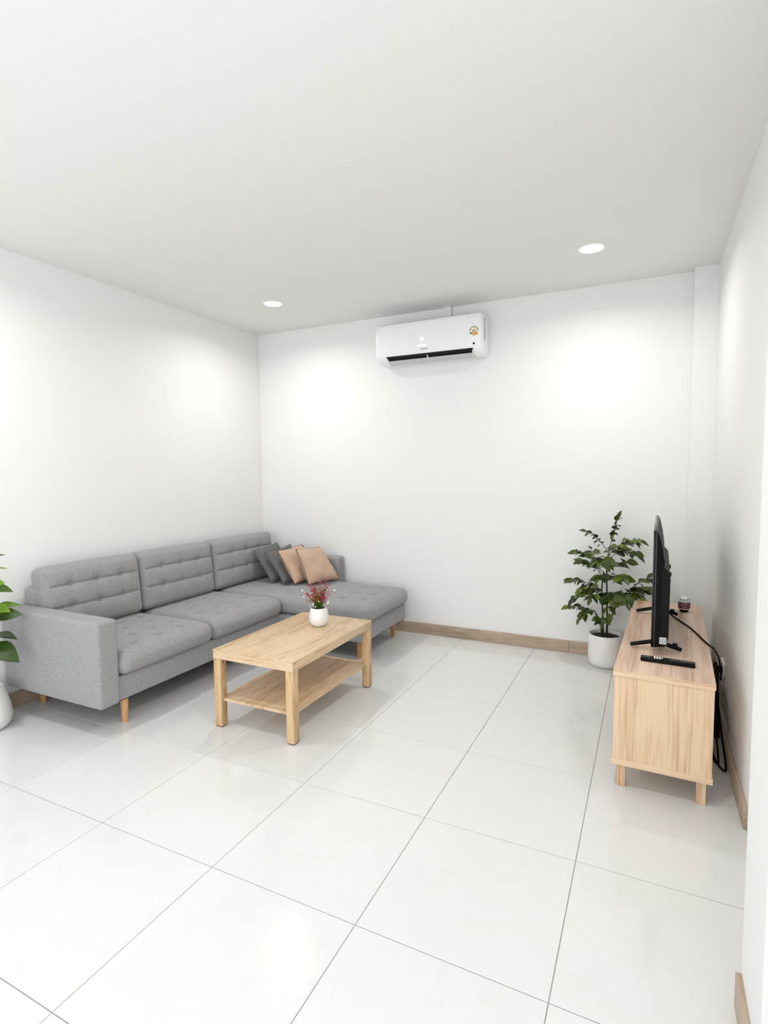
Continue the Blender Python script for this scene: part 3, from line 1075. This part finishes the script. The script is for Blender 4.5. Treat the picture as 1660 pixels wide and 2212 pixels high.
# dark outlet throat, open louvre in two lengths
MB().prism([(-0.1935, -0.104), (-0.150, -0.098), (-0.105, -0.126), (-0.1045, -0.150), (-0.150, -0.130)], -AW + 0.101, AW - 0.076, 0).build('air_outlet', M['ac_in'], ac, None)
lo = MB().prism([(-0.168, -0.138), (-0.163, -0.143), (-0.118, -0.163), (-0.098, -0.1665), (-0.098, -0.161), (-0.118, -0.156)], -AW + 0.103, AW - 0.078, 0).build('louvre', M['ac_vane'], ac, 40)
for x in (-AW + 0.105, 0.0, AW - 0.082):
    MB().prism([(-0.184, -0.118), (-0.170, -0.140), (-0.120, -0.1645), (-0.11, -0.155), (-0.15, -0.130)], x - 0.003, x + 0.003, 0).build('louvre_arm', M['ac'], lo, None)
MB().prism([(-0.100, -0.1665), (-0.090, -0.1665), (-0.05, -0.1640), (0, -0.155), (0, -0.151), (-0.05, -0.1595), (-0.09, -0.1575)], -AW + 0.10, AW - 0.075, 0).build('bottom_lip', M['ac'], ac, 40)
# receiver window, side grille slots
MB().box(AW - 0.071, AW - 0.055, -0.2088, -0.203, -0.082, -0.068).build('receiver_window', M['ac_in'], ac, None)
MB().box(AW - 0.0004, AW + 0.0012, -0.135, -0.110, -0.045, 0.135).build('side_slot', M['ac_grey'], ac, None)
# lit digits, white light bar, maker's name
text_mesh('temperature_digits', '21', 0.044, M['led'], ac, (-0.033, -0.2112, 0.006), (R(90), 0, 0), ext=0.0004)
MB().box(-0.068, 0.008, -0.2116, -0.2104, -0.048, -0.040).build('light_bar', M['led'], ac)
text_mesh('brand_lettering', 'Hisense', 0.0195, M['grey_print'], ac, (-0.014, -0.2105, -0.0715), (R(90), 0, 0), ext=0.0004)
# energy label: half-round dial over an orange foot
st = MB().box(0, 0.001, 0, 0.001, 0, 0.001)
ex, ez, er = AW - 0.062, 0.018, 0.037


def disc(r0, r1, a0, a1, y, k=24, cx=0.0, cz=0.0):
    v, f = [], []
    for i in range(k + 1):
        a = R(a0 + (a1 - a0) * i / k)
        v += [(cx + r0 * math.cos(a), y, cz + r0 * math.sin(a)), (cx + r1 * math.cos(a), y, cz + r1 * math.sin(a))]
    f = [(2 * i, 2 * i + 2, 2 * i + 3, 2 * i + 1) for i in range(k)]
    return v, f


YS = -0.2113
sv, sf = disc(0.0, er, 0, 360, YS + 0.0004, 40)
lab = MB().add(sv, sf).build('energy_label', M['cream_print'], ac, None, (ex, 0, ez))
MB().add(*disc(er * 0.82, er * 0.98, 2, 178, YS, 24)).build('dial_arc', M['olive_print'], lab)
MB().add(*disc(er * 0.20, er * 0.36, -30, 210, YS - 0.0002, 20, 0, -0.004)).build('dial_number', M['brown_print'], lab)
MB().add([(-0.008, YS, -0.010), (0.030, YS, -0.010), (0.033, YS, -0.018), (0.026, YS, -0.030), (-0.010, YS, -0.032)], [(0, 1, 2, 3, 4)]).build('orange_foot', M['orange'], lab)
MB().add([(-0.034, YS, -0.010), (-0.012, YS, -0.010), (-0.012, YS, -0.018), (-0.034, YS, -0.018)], [(0, 1, 2, 3)]).build('dark_strip', M['dark_print'], lab)
MB().add([(-0.031, YS, -0.019), (-0.012, YS, -0.019), (-0.012, YS, -0.030), (-0.025, YS, -0.030)], [(0, 1, 2, 3)]).build('text_box', M['sticker'], lab)
# pipe cover from the unit up to the ceiling
pc = thing('pipe_cover', 'short white pipe cover between the air conditioner and the ceiling', 'pipe cover', (0.468, YB - 0.0005, 2.68))
MB().box(-0.030, 0.030, -0.035, 0, 0.0, H - 2.6855, 0.003).build('duct', M['wall'], pc, 40)
MB().box(-0.036, 0.036, -0.040, 0, H - 2.681 - 0.004, H - 2.6805).build('ceiling_collar', M['wall'], pc)


# ================================================================== POTTED TREE BESIDE THE CABINET
def leaf_mesh(name, l, w, mat, fold=0.25, droop=0.25, n=5):
    v, f = [], []
    for i in range(n + 1):
        t = i / n
        ww = w * math.sin(math.pi * t ** 0.75) ** 0.9 if 0 < t < 1 else 0.0
        z = -droop * l * t * t
        v += [(t * l, -ww, z + fold * ww), (t * l, 0, z), (t * l, ww, z + fold * ww)]
    for i in range(n):
        a = 3 * i
        f += [(a, a + 3, a + 4, a + 1), (a + 1, a + 4, a + 5, a + 2)]
    me = bpy.data.meshes.new(name)
    me.from_pydata(v, [], f)
    me.update()
    for p in me.polygons:
        p.use_smooth = True
    me.materials.append(mat)
    return me


def put_leaf(me, parent, p, d, roll, s=1.0):
    d = Vector(d).normalized()
    up = Vector((-0.1, -0.75, 1)).normalized()
    y = up.cross(d)
    y = y.normalized() if y.length > 1e-4 else Vector((0, 1, 0))
    z = d.cross(y)
    m = Matrix((d, y, z)).transposed().to_4x4() @ Matrix.Rotation(roll, 4, 'X')
    o = bpy.data.objects.new('leaf', me)
    COL.objects.link(o)
    o.parent = parent
    o.matrix_local = Matrix.Translation(Vector(p)) @ m @ Matrix.Scale(s, 4)
    return o


PX, PY = 1.742, 3.425
tree = thing('potted_tree', 'leafy green potted tree in a white round pot beside the cabinet', 'potted plant', (PX, PY, 0))
MB().lathe([(0.080, 0.0005), (0.098, 0.006), (0.112, 0.030), (0.119, 0.070), (0.1185, 0.150), (0.116, 0.232), (0.114, 0.238), (0.109, 0.238), (0.106, 0.232), (0.106, 0.20)], 48) \
    .build('pot', M['pot'], tree, 50)
MB().lathe([(0.1055, 0.200), (0.1055, 0.214), (0.06, 0.219), (0.001, 0.221)], 32).build('soil', M['soil'], tree, 60)
LF = [leaf_mesh('leaf', 0.074, 0.0195, M['leaf']), leaf_mesh('leaf_b', 0.082, 0.023, M['leaf'], 0.15, 0.4), leaf_mesh('leaf_c', 0.066, 0.0175, M['leaf'], 0.35, 0.1)]
rt = random.Random(21)


def px2(u, v_, dy=0.0):
    """photo-plane position of a branch tip turned into a point of the tree, dy = depth offset"""
    x = 1.482 + (u - 1230) * 0.0031
    z = 0.626 - (v_ - 1250) * 0.00350 + (u - 1230) * 0.00024
    return Vector((x - PX + dy * -0.065, dy, z))


TR = {
    'a': smooth_path([(0.008, 0.0, 0.21), (0.010, 0.0, 0.36), (0.004, 0.01, 0.55), (0.000, 0.0, 0.72), (0.012, -0.01, 0.86)], 5),
    'b': smooth_path([(-0.014, -0.01, 0.21), (-0.02, -0.02, 0.40), (-0.03, -0.01, 0.56), (-0.02, 0.0, 0.70)], 5),
    'c': smooth_path([(0.012, 0.01, 0.21), (0.014, 0.012, 0.30), (0.06, 0.02, 0.42), (0.085, 0.02, 0.52)], 5),
    'd': smooth_path([(-0.02, 0.008, 0.21), (-0.04, -0.02, 0.33), (-0.075, -0.04, 0.41)], 5),
}
trunk_obj = {}
for k, pth in TR.items():
    n_ = len(pth)
    trunk_obj[k] = MB().tube(pth, [0.0075 - 0.0045 * i / n_ for i in range(n_)], 8).build('stem', M['stem'], tree, 179)


def frond(tr, t, tip, sag=0.04, nl=9, s=1.0):
    pth = TR[tr]
    p0 = pth[min(len(pth) - 1, int(t * (len(pth) - 1)))]
    tip = Vector(tip)
    mid = (p0 + tip) / 2 + Vector((0, 0, sag))
    path = bez(p0, mid, tip, 10)
    o = MB().tube(path, [0.0024 - 0.0012 * i / 10 for i in range(11)], 5).build('twig', M['stem'], trunk_obj[tr], 179)
    # the twig is a part's piece; its leaves hang on the same stem so no level goes deeper
    host = trunk_obj[tr]
    for q in range(nl):
        tt = 0.30 + 0.70 * q / (nl - 1)
        i = min(9, int(tt * 10))
        a, b = path[i], path[i + 1]
        c = a + (b - a) * (tt * 10 - i)
        d = (b - a).normalized()
        sd = d.cross(Vector((0, 0, 1))).normalized()
        sz = s * rt.uniform(0.95, 1.25) * (0.8 if tt > 0.9 else 1)
        if q == nl - 1:
            put_leaf(rt.choice(LF), host, c, d + Vector((0, 0, -0.15)), rt.uniform(-.4, .4), sz)
        else:
            for sg in (-1, 1):
                dd = d * 0.6 + sd * sg * 0.8 + Vector((0, 0, sg * sd.y * -0.45 + rt.uniform(-0.45, 0.15)))
                put_leaf(rt.choice(LF), host, c + d * rt.uniform(-.006, .006), dd, rt.uniform(-.7, .7), sz)


F = [
    ('a', 0.95, px2(1336, 1124, -0.02), 0.02, 7, 0.95), ('a', 0.98, px2(1268, 1148, -0.05), 0.05, 7, 0.85),
    ('a', 0.90, px2(1378, 1168, -0.10), 0.07, 7, 1.15), ('a', 0.85, px2(1376, 1200, -0.02), 0.08, 7, 1.1),
    ('b', 0.98, px2(1250, 1190, -0.07), 0.07, 7, 0.95), ('b', 0.92, px2(1252, 1216, 0.03), 0.07, 7, 1.05),
    ('a', 0.70, px2(1362, 1208, -0.14), 0.05, 6, 1.1), ('a', 0.80, px2(1300, 1205, -0.22), 0.06, 6, 1.15),
    ('b', 0.70, px2(1234, 1250, -0.03), 0.03, 7, 0.95), ('b', 0.62, px2(1243, 1286, -0.12), 0.07, 7, 1.05),
    ('c', 0.80, px2(1412, 1246, 0.02), 0.06, 8, 0.95), ('c', 0.98, px2(1405, 1268, -0.07), 0.07, 7, 1.15),
    ('c', 0.92, px2(1358, 1288, -0.20), 0.09, 7, 1.2), ('c', 0.70, px2(1325, 1280, -0.24), 0.09, 6, 1.15),
    ('d', 0.70, px2(1231, 1306, -0.06), 0.05, 7, 0.85), ('d', 0.98, px2(1258, 1326, -0.12), 0.06, 6, 0.95),
    ('d', 0.50, px2(1304, 1335, -0.10), 0.05, 5, 0.85), ('a', 0.50, px2(1322, 1312, -0.16), 0.09, 5, 0.95),
    ('a', 0.60, px2(1296, 1240, -0.18), 0.06, 6, 1.0), ('b', 0.50, px2(1282, 1280, -0.20), 0.08, 6, 1.0),
    ('a', 0.88, px2(1340, 1175, -0.16), 0.06, 6, 1.05), ('b', 0.85, px2(1280, 1180, -0.18), 0.05, 6, 1.0),
    ('a', 0.62, px2(1350, 1240, -0.18), 0.07, 6, 1.0), ('c', 0.88, px2(1385, 1280, -0.14), 0.08, 7, 1.1),
    ('b', 0.58, px2(1262, 1262, -0.16), 0.07, 6, 1.0),
]
for a in F:
    frond(*a)

# ================================================================== POTTED PLANT AT THE LEFT EDGE
fx, fy = -1.362, 0.885
fig = thing('potted_fig', 'broad-leaved green plant in a white pot cut by the left photo edge', 'potted plant', (fx, fy, 0))
MB().lathe([(0.085, 0.0005), (0.105, 0.006), (0.124, 0.030), (0.131, 0.070), (0.124, 0.125), (0.108, 0.185), (0.092, 0.232), (0.090, 0.238), (0.086, 0.238), (0.084, 0.23), (0.084, 0.205)], 48) \
    .build('pot', M['pot'], fig, 50)
MB().lathe([(0.0835, 0.205), (0.0835, 0.216), (0.05, 0.220), (0.001, 0.221)], 32).build('soil', M['soil'], fig, 60)
trunk = smooth_path([(0, 0, 0.21), (0.006, 0.004, 0.45), (-0.004, 0.0, 0.68), (0.0, 0.004, 0.90)], 6)
tk = MB().tube(trunk, [0.009 - 0.005 * i / len(trunk) for i in range(len(trunk))], 8).build('stem', M['stem'], fig, 179)
LB = [leaf_mesh('leaf_big', 0.125, 0.040, M['leaf2'], 0.2, 0.25, 7), leaf_mesh('leaf_big_b', 0.112, 0.042, M['leaf2'], 0.1, 0.45, 7)]
rp = random.Random(8)
# (height on the stem, heading, rise, size)
spec = [(0.50, 12, -0.25, 1.45), (0.52, 32, 0.2, 1.0), (0.50, 20, 0.38, 1.05), (0.62, 35, 0.25, 1.1), (0.68, 15, 0.15, 0.95), (0.66, 55, 0.3, 1.0),
        (0.78, 30, 0.25, 0.9), (0.80, 5, 0.35, 0.95), (0.86, 40, 0.6, 0.75), (0.56, -40, 0.1, 1.0), (0.60, -15, 0.2, 1.0), (0.70, -70, 0.3, 1.0),
        (0.74, 85, 0.35, 0.9), (0.50, -75, 0.1, 1.0), (0.88, -30, 0.7, 0.8), (0.90, 95, 0.8, 0.8), (0.83, -80, 0.4, 0.85)]
for z, hd, rise, s in spec:
    a = R(hd)
    d = Vector((math.cos(a), math.sin(a), rise))
    p0 = Vector((0.003 * math.cos(a), 0.003 * math.sin(a), z))
    p1 = p0 + d.normalized() * 0.075 + Vector((0, 0, 0.01))
    MB().tube(bez(p0, (p0 + p1) / 2 + Vector((0, 0, .01)), p1, 4), 0.0022, 5).build('twig', M['gstem'], tk, 179)
    put_leaf(rp.choice(LB), tk, p1, d + Vector((0, 0, -0.1)), rp.uniform(-.5, .5), s)

bpy.context.view_layer.update()
